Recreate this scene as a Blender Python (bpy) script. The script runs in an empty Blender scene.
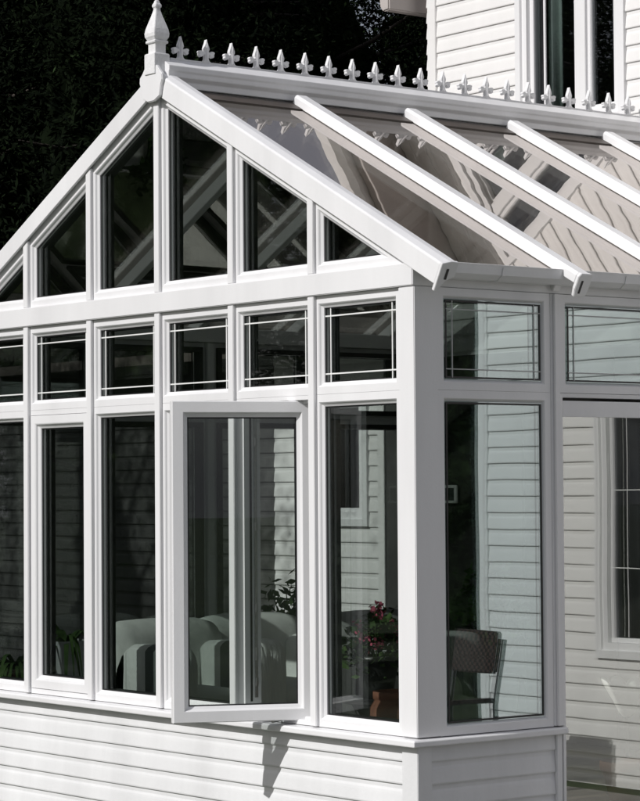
import bpy, bmesh, math, random
from mathutils import Vector, Matrix, noise

R = math.radians
random.seed(7)
sc = bpy.context.scene
col = sc.collection

# ------------------------------------------------------------------ camera
cam_d = bpy.data.cameras.new('camera')
cam = bpy.data.objects.new('camera', cam_d)
col.objects.link(cam)
r_ = Vector((0.61686657, 0.78703646, -0.00701795))
u_ = Vector((0.03251495, -0.0165737, 0.99933382))
f_ = Vector((-0.78639584, 0.61668381, 0.03581422))
m = Matrix.Identity(4)
for i in range(3):
    m[i][0], m[i][1], m[i][2] = r_[i], u_[i], -f_[i]
m[0][3], m[1][3], m[2][3] = 9.20483719, -7.85372346, 1.65
cam.matrix_world = m
cam_d.sensor_fit = 'HORIZONTAL'
cam_d.sensor_width = 36
cam_d.lens = 36 * 2447.2 / 640
cam_d.clip_start = 0.1
cam_d.clip_end = 600
sc.camera = cam

# ------------------------------------------------------------------ light
SUN_AZ, SUN_EL = -3.0, 36.0            # azimuth from the -y direction (negative = from the left)
sdir = Vector((math.sin(R(SUN_AZ)) * math.cos(R(SUN_EL)), -math.cos(R(SUN_AZ)) * math.cos(R(SUN_EL)), math.sin(R(SUN_EL))))
sun_d = bpy.data.lights.new('sun', 'SUN')
sun_d.energy = 3.3
sun_d.angle = R(0.5)
sun_d.color = (1.0, 0.982, 0.965)
sun = bpy.data.objects.new('sun', sun_d)
col.objects.link(sun)
sun.rotation_euler = (-sdir).to_track_quat('-Z', 'Y').to_euler()
sun.location = (0, -10, 14)
world = bpy.data.worlds.new('World')
sc.world = world
world.use_nodes = True
wn = world.node_tree
bg = wn.nodes['Background']
sky = wn.nodes.new('ShaderNodeTexSky')
sky.sky_type = 'NISHITA'
sky.sun_disc = False
sky.sun_elevation = R(SUN_EL)
sky.sun_rotation = math.atan2(sdir.x, sdir.y)
sky.air_density = 1.0
sky.dust_density = 3.0
hs_ = wn.nodes.new('ShaderNodeHueSaturation')
hs_.inputs['Saturation'].default_value = 0.6
wn.links.new(sky.outputs[0], hs_.inputs['Color'])
cl = wn.nodes.new('ShaderNodeTexNoise')
cl.inputs['Scale'].default_value = 2.2
cl.inputs['Detail'].default_value = 7
tcw = wn.nodes.new('ShaderNodeTexCoord')
wn.links.new(tcw.outputs['Generated'], cl.inputs['Vector'])
cr0 = wn.nodes.new('ShaderNodeValToRGB')
cr0.color_ramp.elements[0].position = 0.35; cr0.color_ramp.elements[0].color = (.25, .25, .25, 1)
cr0.color_ramp.elements[1].position = 0.70; cr0.color_ramp.elements[1].color = (.75, .75, .75, 1)
wn.links.new(cl.outputs['Fac'], cr0.inputs[0])
mx = wn.nodes.new('ShaderNodeMixRGB')
mx.inputs['Color2'].default_value = (4.7, 4.75, 5.5, 1)
wn.links.new(cr0.outputs[0], mx.inputs['Fac'])
wn.links.new(hs_.outputs[0], mx.inputs['Color1'])
wn.links.new(mx.outputs[0], bg.inputs[0])
bg.inputs[1].default_value = 0.07
sc.view_settings.view_transform = 'Standard'
sc.view_settings.look = 'None'
sc.view_settings.gamma = 1
sc.view_settings.exposure = 0.0
sc.cycles.max_bounces = 14
sc.cycles.transparent_max_bounces = 24
sc.cycles.glossy_bounces = 6

# ------------------------------------------------------------------ materials
def new_mat(name):
    mt = bpy.data.materials.new(name)
    mt.use_nodes = True
    return mt, mt.node_tree, mt.node_tree.nodes['Principled BSDF']

def paint(name, c, rough=0.4, var=0.05, scale=6.0, bump=0.0, bscale=60, spec=0.5, streak=False):
    """solid surface with faint wear / dirt mottling and a little relief"""
    mt, nt, b = new_mat(name)
    tc = nt.nodes.new('ShaderNodeTexCoord')
    mp = nt.nodes.new('ShaderNodeMapping')
    nt.links.new(tc.outputs['Object'], mp.inputs[0])
    if streak:
        mp.inputs['Scale'].default_value = (1.0, 1.0, 0.18)
    n = nt.nodes.new('ShaderNodeTexNoise')
    n.inputs['Scale'].default_value = scale
    n.inputs['Detail'].default_value = 6
    n.inputs['Roughness'].default_value = 0.62
    nt.links.new(mp.outputs[0], n.inputs['Vector'])
    rp = nt.nodes.new('ShaderNodeValToRGB')
    rp.color_ramp.elements[0].position = 0.3
    rp.color_ramp.elements[1].position = 0.68
    rp.color_ramp.elements[0].color = tuple(max(0, x * (1 - var * 1.6)) for x in c) + (1,)
    rp.color_ramp.elements[1].color = tuple(min(1, x * (1 + var * 0.4)) for x in c) + (1,)
    nt.links.new(n.outputs['Fac'], rp.inputs[0])
    nt.links.new(rp.outputs[0], b.inputs['Base Color'])
    b.inputs['Roughness'].default_value = rough
    b.inputs['Specular IOR Level'].default_value = spec
    if bump:
        n2 = nt.nodes.new('ShaderNodeTexNoise')
        n2.inputs['Scale'].default_value = bscale
        n2.inputs['Detail'].default_value = 4
        nt.links.new(tc.outputs['Object'], n2.inputs['Vector'])
        bp = nt.nodes.new('ShaderNodeBump')
        bp.inputs['Strength'].default_value = bump
        bp.inputs['Distance'].default_value = 0.01
        nt.links.new(n2.outputs['Fac'], bp.inputs['Height'])
        nt.links.new(bp.outputs[0], b.inputs['Normal'])
    return mt

def glass(name, f0, refl_tint, trans_tint, wav=0.0, wscale=1.6):
    """coated pane: Schlick reflection over tinted see-through"""
    mt = bpy.data.materials.new(name)
    mt.use_nodes = True
    nt = mt.node_tree
    nt.nodes.clear()
    out = nt.nodes.new('ShaderNodeOutputMaterial')
    mix = nt.nodes.new('ShaderNodeMixShader')
    tr = nt.nodes.new('ShaderNodeBsdfTransparent')
    gl = nt.nodes.new('ShaderNodeBsdfGlossy')
    gl.inputs['Roughness'].default_value = 0.0
    gl.inputs['Color'].default_value = refl_tint + (1,)
    tr.inputs['Color'].default_value = trans_tint + (1,)
    lw = nt.nodes.new('ShaderNodeLayerWeight')
    lw.inputs['Blend'].default_value = 0.5
    pw = nt.nodes.new('ShaderNodeMath'); pw.operation = 'POWER'; pw.inputs[1].default_value = 5
    nt.links.new(lw.outputs['Facing'], pw.inputs[0])
    ma = nt.nodes.new('ShaderNodeMath'); ma.operation = 'MULTIPLY_ADD'
    ma.inputs[1].default_value = 1 - f0; ma.inputs[2].default_value = f0
    nt.links.new(pw.outputs[0], ma.inputs[0])
    # reflective coating sits on the outer face only
    geo = nt.nodes.new('ShaderNodeNewGeometry')
    nt.links.new(ma.outputs[0], mix.inputs[0])
    nt.links.new(tr.outputs[0], mix.inputs[1])
    nt.links.new(gl.outputs[0], mix.inputs[2])
    nt.links.new(mix.outputs[0], out.inputs[0])
    if wav:
        tc = nt.nodes.new('ShaderNodeTexCoord')
        n = nt.nodes.new('ShaderNodeTexNoise')
        n.inputs['Scale'].default_value = wscale
        n.inputs['Detail'].default_value = 1.5
        nt.links.new(tc.outputs['Object'], n.inputs['Vector'])
        bp = nt.nodes.new('ShaderNodeBump')
        bp.inputs['Strength'].default_value = 1.0
        bp.inputs['Distance'].default_value = wav
        nt.links.new(n.outputs['Fac'], bp.inputs['Height'])
        nt.links.new(bp.outputs[0], gl.inputs['Normal'])
    return mt

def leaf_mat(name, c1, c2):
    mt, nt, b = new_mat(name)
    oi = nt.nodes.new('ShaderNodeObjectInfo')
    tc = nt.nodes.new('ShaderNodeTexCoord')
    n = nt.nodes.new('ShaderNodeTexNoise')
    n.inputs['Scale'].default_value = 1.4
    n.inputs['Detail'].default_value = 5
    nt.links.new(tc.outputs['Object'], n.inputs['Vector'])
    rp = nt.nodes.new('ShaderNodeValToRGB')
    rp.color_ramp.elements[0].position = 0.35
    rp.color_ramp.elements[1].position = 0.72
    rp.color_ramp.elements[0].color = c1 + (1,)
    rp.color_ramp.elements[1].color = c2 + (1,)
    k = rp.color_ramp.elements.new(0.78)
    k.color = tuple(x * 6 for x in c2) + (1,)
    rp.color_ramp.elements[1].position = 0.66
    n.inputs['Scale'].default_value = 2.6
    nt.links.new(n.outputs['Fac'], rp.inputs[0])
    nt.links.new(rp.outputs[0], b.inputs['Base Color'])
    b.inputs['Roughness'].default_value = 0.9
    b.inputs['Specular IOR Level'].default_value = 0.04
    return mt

def stripes(name, ca, cb, scale):
    mt, nt, b = new_mat(name)
    tc = nt.nodes.new('ShaderNodeTexCoord')
    sp = nt.nodes.new('ShaderNodeSeparateXYZ')
    nt.links.new(tc.outputs['Object'], sp.inputs[0])
    fr = nt.nodes.new('ShaderNodeMath'); fr.operation = 'MULTIPLY_ADD'
    fr.inputs[1].default_value = scale; fr.inputs[2].default_value = 0.18
    nt.links.new(sp.outputs['X'], fr.inputs[0])
    f2 = nt.nodes.new('ShaderNodeMath'); f2.operation = 'FRACT'
    nt.links.new(fr.outputs[0], f2.inputs[0])
    rp = nt.nodes.new('ShaderNodeValToRGB')
    rp.color_ramp.interpolation = 'CONSTANT'
    e = rp.color_ramp.elements
    e[0].position = 0; e[0].color = ca + (1,)
    e[1].position = 0.34; e[1].color = cb + (1,)
    k = e.new(0.66); k.color = ca + (1,)
    k = e.new(0.83); k.color = tuple(x * .75 for x in ca) + (1,)
    k = e.new(0.86); k.color = ca + (1,)
    nt.links.new(f2.outputs[0], rp.inputs[0])
    nt.links.new(rp.outputs[0], b.inputs['Base Color'])
    b.inputs['Roughness'].default_value = 0.9
    n2 = nt.nodes.new('ShaderNodeTexNoise'); n2.inputs['Scale'].default_value = 9
    bp = nt.nodes.new('ShaderNodeBump'); bp.inputs['Strength'].default_value = .5; bp.inputs['Distance'].default_value = .03
    nt.links.new(n2.outputs['Fac'], bp.inputs['Height']); nt.links.new(bp.outputs[0], b.inputs['Normal'])
    return mt

def woven(name, ca, cb, s):
    mt, nt, b = new_mat(name)
    tc = nt.nodes.new('ShaderNodeTexCoord')
    ck = nt.nodes.new('ShaderNodeTexChecker'); ck.inputs['Scale'].default_value = s
    ck.inputs['Color1'].default_value = ca + (1,); ck.inputs['Color2'].default_value = cb + (1,)
    nt.links.new(tc.outputs['Object'], ck.inputs['Vector'])
    nt.links.new(ck.outputs[0], b.inputs['Base Color'])
    bp = nt.nodes.new('ShaderNodeBump'); bp.inputs['Distance'].default_value = .01
    nt.links.new(ck.outputs[1], bp.inputs['Height']); nt.links.new(bp.outputs[0], b.inputs['Normal'])
    b.inputs['Roughness'].default_value = .6
    return mt

WHITE = paint('white_frame_vinyl', (.80, .80, .81), .36, .055, 2.5, .06, 90, streak=True)
CAPW = paint('white_roof_capping', (.81, .81, .82), .38, .06, 3.0, .06, 70, streak=True)
SIDE = paint('white_lap_siding', (.775, .78, .79), .5, .10, 1.7, .12, 40, streak=True)
HSIDE = paint('warm_white_house_siding', (.79, .782, .775), .55, .06, 1.6, .12, 40, streak=True)
CREST = paint('weathered_white_casting', (.79, .79, .80), .5, .08, 22.0, .2, 90)
SOFF = paint('beige_soffit', (.47, .43, .41), .6, .05, 4)
DARKW = paint('shade_grey_boards', (.075, .075, .072), .7, .3, 3, .15, 30)  # dark grey that holds the tree shade on the far wing boards
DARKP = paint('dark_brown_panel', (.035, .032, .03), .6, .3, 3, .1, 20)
GASK = paint('black_gasket', (.012, .012, .013), .5, .1, 20)
INNER = paint('shade_dark_inner_frame', (.03, .031, .03), .45, .2, 8)  # reveals coloured dark to stand for the shade inside the frames
RSTRIP = paint('brown_ridge_strip', (.085, .07, .06), .5, .2, 6)
STEEL = paint('brushed_steel', (.45, .45, .45), .35, .1, 40)
STEEL.node_tree.nodes['Principled BSDF'].inputs['Metallic'].default_value = .9
BAR = paint('white_glazing_bar', (.78, .79, .78), .4, .02, 5)
BARG = paint('grey_glazing_bar', (.42, .43, .43), .4, .02, 5)
G_WALL = glass('side_glass', .27, (.88, .97, .985), (.80, .86, .84), .0009, 1.3)
G_DOOR = glass('door_glass', .30, (.95, .96, .94), (.80, .82, .79), .0009, 1.3)
G_FRONT = glass('front_glass', .085, (.95, .97, .96), (.745, .775, .76), .0004, 1.2)
G_SASH = glass('sash_glass', .075, (.95, .97, .96), (.86, .885, .87), .0004, 1.2)
G_LEFT = glass('left_glass', .07, (.95, .97, .96), (.90, .92, .91), .0004, 1.2)
G_ROOF = glass('bronze_roof_glass', .35, (1.0, .94, .90), (.60, .61, .60), .0012, 1.7)
G_HOUSE = glass('house_glass', .10, (.95, .97, 1.0), (.7, .72, .72), .0004, 1.2)
BARK = paint('bark', (.06, .05, .04), .9, .4, 5, .6, 20)
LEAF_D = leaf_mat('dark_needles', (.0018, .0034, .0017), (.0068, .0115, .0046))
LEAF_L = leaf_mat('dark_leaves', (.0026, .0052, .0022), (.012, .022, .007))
LEAF_G = leaf_mat('garden_leaves', (.020, .034, .014), (.050, .075, .026))
LEAF_P = leaf_mat('house_plant_leaves', (.02, .04, .015), (.07, .12, .04))
PETAL = paint('pink_petals', (.46, .09, .15), .7, .3, 30)
TERRA = paint('terracotta', (.20, .085, .048), .8, .25, 9, .2, 40)
DPOT = paint('dark_glazed_pot', (.05, .055, .05), .35, .2, 9)
WPOT = paint('pale_planter', (.42, .43, .44), .6, .1, 6)
LACEW = paint('white_cast_pot', (.85, .85, .83), .45, .05, 12)
IRON = paint('black_iron', (.02, .02, .02), .45, .3, 20)
STRIPE = stripes('striped_slipcover', (.80, .81, .79), (.15, .165, .16), 2.3)
CREAM = paint('cream_slipcover', (.80, .81, .78), .9, .14, 4, 1.0, 6)
GREYF = paint('grey_cloth', (.36, .36, .35), .9, .25, 3, .6, 8)
WICK = woven('dark_wicker', (.008, .005, .004), (.055, .032, .026), 46)
TILE = paint('floor_tile', (.20, .17, .14), .4, .25, 2)
CURT = paint('pale_green_curtain', (.42, .52, .47), .8, .2, 3)
CURT2 = paint('grey_curtain', (.13, .13, .15), .8, .3, 3)
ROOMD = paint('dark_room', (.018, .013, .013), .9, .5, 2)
ROOFT = paint('brown_shingles', (.09, .075, .065), .9, .3, 12, .5, 30)

# ------------------------------------------------------------------ mesh helpers
def wl(o):
    v = Vector((0, 0, 0))
    while o is not None:
        v += o.location
        o = o.parent
    return v

def tag(o, label=None, cat=None, group=None, kind=None):
    if label: o['label'] = label
    if cat: o['category'] = cat
    if group: o['group'] = group
    if kind: o['kind'] = kind
    return o

def thing(name, loc, label, cat, group=None):
    o = bpy.data.objects.new(name, None)
    o.empty_display_size = .2
    o.location = loc
    col.objects.link(o)
    return tag(o, label, cat, group)

def front(u, v, d):          # wall facing -y : u = x, v = z, d = out
    return Vector((u, -d, v))

def right(u, v, d):          # wall facing +x : u = y, v = z
    return Vector((d, u, v))

XL = -4.46
def left(u, v, d):           # wall facing -x
    return Vector((XL - d, u, v))

class MB:
    def __init__(s):
        s.v, s.f = [], []

    def add(s, vs, fs):
        n = len(s.v)
        s.v += [Vector(p) for p in vs]
        s.f += [tuple(i + n for i in f) for f in fs]
        return s

    def box(s, u0, u1, v0, v1, d0, d1, M=None):
        M = M or (lambda a, b, c: Vector((a, c, b)))     # default: x range, z range, y range
        p = [M(u, v, d) for d in (d0, d1) for v in (v0, v1) for u in (u0, u1)]
        return s.add(p, [(0, 1, 3, 2), (4, 6, 7, 5), (0, 4, 5, 1), (2, 3, 7, 6), (0, 2, 6, 4), (1, 5, 7, 3)])

    def prism(s, poly, d0, d1, M):
        n = len(poly)
        p = [M(a, b, d0) for a, b in poly] + [M(a, b, d1) for a, b in poly]
        fs = [tuple(range(n)), tuple(range(2 * n - 1, n - 1, -1))]
        fs += [(i, (i + 1) % n, n + (i + 1) % n, n + i) for i in range(n)]
        return s.add(p, fs)

    def ring(s, poly, prof, M):
        """profile (inset, depth) swept round a convex polygon, closed on itself"""
        n = len(poly)
        loops = [[M(a, b, d) for a, b in inset(poly, t)] for t, d in prof]
        vs = [q for L in loops for q in L]
        k = len(prof)
        fs = []
        for j in range(k):
            j2 = (j + 1) % k
            for i in range(n):
                i2 = (i + 1) % n
                fs.append((j * n + i, j * n + i2, j2 * n + i2, j2 * n + i))
        return s.add(vs, fs)

    def tube(s, pts, rad, seg=8):
        pts = [Vector(p) for p in pts]
        if not isinstance(rad, (list, tuple)): rad = [rad] * len(pts)
        vs, fs = [], []
        up = Vector((0, 0, 1))
        for i, p in enumerate(pts):
            t = (pts[min(i + 1, len(pts) - 1)] - pts[max(i - 1, 0)]).normalized()
            a = t.cross(up if abs(t.z) < .9 else Vector((1, 0, 0))).normalized()
            b = t.cross(a)
            for k in range(seg):
                an = 2 * math.pi * k / seg
                vs.append(p + (a * math.cos(an) + b * math.sin(an)) * rad[i])
        for i in range(len(pts) - 1):
            for k in range(seg):
                k2 = (k + 1) % seg
                fs.append((i * seg + k, i * seg + k2, (i + 1) * seg + k2, (i + 1) * seg + k))
        fs.append(tuple(range(seg - 1, -1, -1)))
        fs.append(tuple((len(pts) - 1) * seg + k for k in range(seg)))
        return s.add(vs, fs)

    def lathe(s, c, prof, seg=24, rot=0, squash=(1, 1)):
        vs, fs = [], []
        for r, z in prof:
            for k in range(seg):
                an = rot + 2 * math.pi * k / seg
                vs.append((c[0] + r * math.cos(an) * squash[0], c[1] + r * math.sin(an) * squash[1], c[2] + z))
        for i in range(len(prof) - 1):
            for k in range(seg):
                k2 = (k + 1) % seg
                fs.append((i * seg + k, i * seg + k2, (i + 1) * seg + k2, (i + 1) * seg + k))
        fs.append(tuple(range(seg - 1, -1, -1)))
        fs.append(tuple((len(prof) - 1) * seg + k for k in range(seg)))
        return s.add(vs, fs)

    def blob(s, c, r, bulge=.06, seg=16, rings=10, pw=.6, seed=0):
        """soft rounded cushion, superellipsoid with dents"""
        vs, fs = [], []
        for i in range(rings + 1):
            ph = -math.pi / 2 + math.pi * i / rings
            for k in range(seg):
                th = 2 * math.pi * k / seg
                def sg(x, e): return math.copysign(abs(x) ** e, x)
                d = Vector((sg(math.cos(ph), pw) * sg(math.cos(th), pw), sg(math.cos(ph), pw) * sg(math.sin(th), pw), sg(math.sin(ph), pw)))
                w = 1 + bulge * noise.noise(d * 1.7 + Vector((seed, seed, 0)))
                vs.append(Vector(c) + Vector((d.x * r[0], d.y * r[1], d.z * r[2])) * w)
        for i in range(rings):
            for k in range(seg):
                k2 = (k + 1) % seg
                fs.append((i * seg + k, i * seg + k2, (i + 1) * seg + k2, (i + 1) * seg + k))
        return s.add(vs, fs)

    def build(s, name, mat, parent=None, bevel=0.0, smooth=False, rot=None, loc=None):
        me = bpy.data.meshes.new(name)
        if loc is not None: org = Vector(loc)
        elif parent is not None: org = wl(parent)
        else: org = Vector((0, 0, 0))
        me.from_pydata([tuple(p - org) for p in s.v], [], s.f)
        bm = bmesh.new()
        bm.from_mesh(me)
        bmesh.ops.recalc_face_normals(bm, faces=bm.faces)
        if bevel:
            es = [e for e in bm.edges if len(e.link_faces) == 2 and e.calc_face_angle(0) > R(35)]
            bmesh.ops.bevel(bm, geom=es, offset=bevel, segments=2, affect='EDGES', clamp_overlap=True)
        bm.to_mesh(me)
        bm.free()
        if smooth:
            for p in me.polygons: p.use_smooth = True
        me.materials.append(mat)
        o = bpy.data.objects.new(name, me)
        o.location = org - (wl(parent) if parent is not None else Vector((0, 0, 0)))
        if parent is not None: o.parent = parent
        col.objects.link(o)
        return o

def inset(poly, t):
    if t == 0: return list(poly)
    n = len(poly)
    ar = sum(poly[i][0] * poly[(i + 1) % n][1] - poly[(i + 1) % n][0] * poly[i][1] for i in range(n))
    sgn = 1 if ar > 0 else -1
    ls = []
    for i in range(n):
        (x0, y0), (x1, y1) = poly[i], poly[(i + 1) % n]
        L = math.hypot(x1 - x0, y1 - y0)
        nx, ny = -(y1 - y0) / L * sgn, (x1 - x0) / L * sgn
        ls.append((nx, ny, nx * x0 + ny * y0 + t))
    out = []
    for i in range(n):
        a, b = ls[i - 1], ls[i]
        D = a[0] * b[1] - b[0] * a[1]
        out.append(((a[2] * b[1] - b[2] * a[1]) / D, (a[0] * b[2] - b[0] * a[2]) / D))
    return out

def rect(u0, u1, v0, v1):
    return [(u0, v0), (u1, v0), (u1, v1), (u0, v1)]

FR = [(0, -.06), (0, .035), (.040, .035), (.046, .030), (.049, .022), (.062, .012), (.062, -.06)]   # fixed frame profile

def fprof(w, d0=.035, back=-.06):
    k = w / .062
    return [(.0005, back), (.0005, d0), (.040 * k, d0), (.045 * k, d0 - .005), (.049 * k, d0 - .013), (w, d0 - .023), (w, back)]

def pane(poly, M, mat, parent, th=.018, name='pane', grow=.006):
    return MB().prism(inset(poly, -grow), -th, 0, M).build(name, mat, parent)

def gasket(poly, M, parent):
    return MB().ring(poly, [(-.002, .0045), (.007, .0045), (.007, .0008), (-.002, .0008)], M).build('gasket', GASK, parent)

def siding_profile(z0, z1, pitch, phase, out=.014):
    """lap boards from z0 up to z1; lips at phase + k*pitch"""
    k0 = math.floor((z0 - phase) / pitch)
    pts = []
    k = k0
    while True:
        zb = phase + k * pitch
        if zb > z1: break
        for dz, o in ((0.0, .004), (0.001, out), (.008, out + .0015), (.55 * pitch, out * .72), (.66 * pitch, out * .58), (.78 * pitch, out * .30), (.90 * pitch, .0045), (pitch - .0006, .004)):
            z = zb + dz
            if z0 <= z <= z1: pts.append((z, o, k))
        k += 1
    if pts[0][0] > z0 + 1e-4: pts.insert(0, (z0, out * .6, pts[0][2]))
    if pts[-1][0] < z1 - 1e-4: pts.append((z1, out * .6, pts[-1][2]))
    return pts

def siding(mb, u0, u1, z0, z1, pitch, phase, base, M, seed=0, back=.02):
    pts = siding_profile(z0, z1, pitch, phase)
    n = max(2, int(abs(u1 - u0) / .22) + 1)
    vs, fs = [], []
    for i in range(n + 1):
        u = u0 + (u1 - u0) * i / n
        for z, o, k in pts:
            w = noise.noise(Vector((u * .9, k * 3.7, seed))) * .0022
            vs.append(M(u, z + w * .6 * (o > .009), base + o + (w if o > .006 else 0)))
    L = len(pts)
    for i in range(n):
        for j in range(L - 1):
            fs.append((i * L + j, (i + 1) * L + j, (i + 1) * L + j + 1, i * L + j + 1))
    mb.add(vs, fs)
    mb.box(u0, u1, z0, z1, base - back, base + .002, M)
    return mb

# ------------------------------------------------------------------ ground (structure)
def sheet(name, x0, x1, y0, y1, z, mat, nx=1):
    mb = MB()
    mb.box(x0, x1, z - .3, z, y0, y1)
    o = mb.build(name, mat)
    o['kind'] = 'structure'
    return o

GZ = -.36
LAWN = paint('lawn_grass', (.035, .055, .018), .9, .5, 1.2, .8, 60)
PAVE = paint('patio_paving', (.23, .22, .20), .8, .25, 1.5, .3, 25)
sheet('ground', -150, 150, -150, 150, GZ, LAWN)
sheet('patio', .35, 7.2, -1.5, 3.55, GZ + .012, PAVE)

# ------------------------------------------------------------------ CONSERVATORY
HY = 3.85
CX = -2.23
SL = .52
AL = math.atan(SL)
XM = [-4.36, -3.653, -2.942, -2.231, -1.524, -.816, -.107]
Z_SILL, Z_T, Z_B0, Z_B1 = .415, 2.135, 2.648, 2.762      # sill top, transom line, beam bottom/top
con = thing('conservatory', (CX, 1.8, GZ), 'white framed conservatory with a glazed gable, bronze glass roof and one open casement', 'conservatory')

def roof_top(x, off): return off - SL * abs(x - CX)

# dwarf walls
dw = MB()
siding(dw, -4.36, -.11, GZ, .375, .1135, .070, .028, front, 1)
dw.build('dwarf_wall', SIDE, con)
dw = MB()
siding(dw, .045, .885, GZ, .375, .1135, .070, -.012, right, 2)
dw.build('dwarf_wall', SIDE, con)
dw = MB()
siding(dw, .045, 3.8, GZ, .375, .1135, .070, -.012, left, 3)
dw.build('dwarf_wall', SIDE, con)
# corner boards of the dwarf wall
tb = MB().box(-.109, .012, GZ, .378, -.052, .042)
tb.build('corner_board', SIDE, con, .003)
MB().box(XL - .012, XL + .10, GZ, .378, -.052, .042).build('corner_board', SIDE, con, .003)
MB().box(-.03, .013, GZ, .378, .887, .925).build('corner_board', SIDE, con, .003)
# sill : long front, right return, left return (chamfered section)
sp = [(-.06, .378), (.098, .378), (.104, .383), (.104, .405), (.096, .413), (-.06, .419)]   # (out, z)
def sill_run(path):
    vs, fs = [], []
    n = len(sp)
    for (P, q) in path:
        for o, z in sp: vs.append((P[0] + q[0] * o, P[1] + q[1] * o, z))
    for i in range(len(path) - 1):
        for k in range(n):
            k2 = (k + 1) % n
            fs.append((i * n + k, i * n + k2, (i + 1) * n + k2, (i + 1) * n + k))
    fs.append(tuple(range(n))); fs.append(tuple((len(path) - 1) * n + k for k in range(n)))
    return vs, fs
sm = MB()
sm.add(*sill_run([((XL + .055, 3.8), (-1, 0)), ((XL + .055, 0), (-1, -1)), ((-.055, 0), (1, -1)), ((-.055, .935), (1, 0))]))
sm.build('window_sill', WHITE, con, .0015)

# corner posts
MB().box(-.106, .015, .421, 2.646, -.055, .100).build('corner_post', WHITE, con, .004)
MB().box(XL - .015, -4.361, .421, 2.646, -.055, .100).build('corner_post', WHITE, con, .004)

# front mullions (lower run) and covers
for i, x in enumerate(XM[1:-1]):
    mb = MB()
    mb.box(x - .026, x + .026, .421, 2.646, -.056, -.0355)
    mb.box(x - .020, x + .020, .421, 2.646, -.0345, .10)
    mb.build('mullion', WHITE, con, .003)
    zt = roof_top(x, 3.893) - (.0 if i != 2 else .03)
    mb = MB()
    tip = .052
    lo, hi = x - .026, x + .026
    poly = [(lo, Z_B1 + .001), (hi, Z_B1 + .001), (hi, min(roof_top(hi, 3.90), zt + .02)), (lo, min(roof_top(lo, 3.90), zt + .02))]
    mb.prism(poly, .0355, .056, front)
    mb.box(x - .020, x + .020, Z_B1 + .001, zt - .05, -.0345, .10)
    mb.build('mullion', WHITE, con, .003)

# eave beam across the front
mb = MB()
mb.box(XL - .016, .016, Z_B0, Z_B1, -.064, .10)
mb.build('eave_beam', WHITE, con, .004)

# fixed / casement / transom windows of the front
def fixed_window(poly, M, mat, parent, name='window', d0=.035):
    w = MB().ring(poly, fprof(.062, d0), M).build(name, WHITE, parent)
    ip = inset(poly, .062)
    pane(ip, M, mat, w)
    gasket(ip, M, w)
    inner_frame(ip, M, w)
    return w, ip

def inner_frame(ip, M, parent, deep=-.085):
    MB().ring(ip, [(-.030, -.0185), (.0, -.0185), (.004, -.024), (.004, deep), (-.030, deep)], M).build('inner_frame', INNER, parent)  # ring whose dark colour carries the reveal's shade

def bars(ip, M, parent, off=.044, w=.0072, mat=None):
    (u0, v0), (u1, v1) = ip[0], ip[2]
    for a in (u0 + off, u1 - off):
        MB().box(a - w / 2, a + w / 2, v0 + .001, v1 - .001, .0006, .005, M).build('glazing_bar', mat or BAR, parent)
    for b in (v0 + off, v1 - off):
        MB().box(u0 + .001, u1 - .001, b - w / 2, b + w / 2, .0014, .0062, M).build('glazing_bar', mat or BAR, parent)

def casement_fixed(poly, M, mat, parent):
    w = MB().ring(poly, [(.0005, -.06), (.0005, .035), (.030, .035), (.030, -.06)], M).build('casement_window', WHITE, parent)
    s = MB().ring(inset(poly, .033), [(0, -.05), (0, .040), (.050, .040), (.056, .034), (.060, .024), (.078, .012), (.078, -.05)], M).build('sash', WHITE, w, .002)
    ip = inset(poly, .111)
    pane(ip, M, mat, w)
    gasket(ip, M, w)
    inner_frame(ip, M, w)
    return w

for i in range(6):
    a, b = XM[i], XM[i + 1]
    if i == 0: a = a + .0
    low = rect(a, b, Z_SILL + .004, Z_T)
    if i == 1:
        casement_fixed(low, front, G_FRONT, con)
    elif i == 4:
        opening = MB().ring(low, [(.0005, -.11), (.0005, .035), (.022, .035), (.026, .030), (.026, .0), (.040, -.002), (.040, -.11)], front).build('window_opening', WHITE, con)
        # weather seals, keeps and lock strip on the open jamb
        MB().box(a + .0405, a + .044, .50, 2.06, -.05, -.038, lambda u, v, d: front(u, v, d)).build('weather_seal', GASK, opening)
        MB().box(a + .0405, a + .0455, .52, 2.05, -.085, -.066, lambda u, v, d: front(u, v, d)).build('lock_strip', STEEL, opening)
        for z in (.58, .72, .98, 1.42, 1.88):
            MB().box(a + .041, a + .054, z, z + .045 if z != .72 else z + .07, -.083, -.068, front).build('keep', STEEL, opening, .002)
    else:
        fixed_window(low, front, G_FRONT, con)
    w, ip = fixed_window(rect(a, b, Z_T, Z_B0 - .001), front, G_FRONT, con, 'transom_window')
    bars(ip, front, w)
    # gable light above the beam
    ta, tbb = roof_top(a, 3.905), roof_top(b, 3.905)
    if i == 0:
        poly = [(CX - (3.905 - Z_B1) / SL + .0, Z_B1), (b, Z_B1), (b, tbb)]
    elif i == 5:
        poly = [(a, Z_B1), (CX + (3.905 - Z_B1) / SL, Z_B1), (a, ta)]
    else:
        poly = [(a, Z_B1), (b, Z_B1), (b, tbb), (a, ta)]
    fixed_window(poly, front, G_FRONT, con, 'gable_window')

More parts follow.
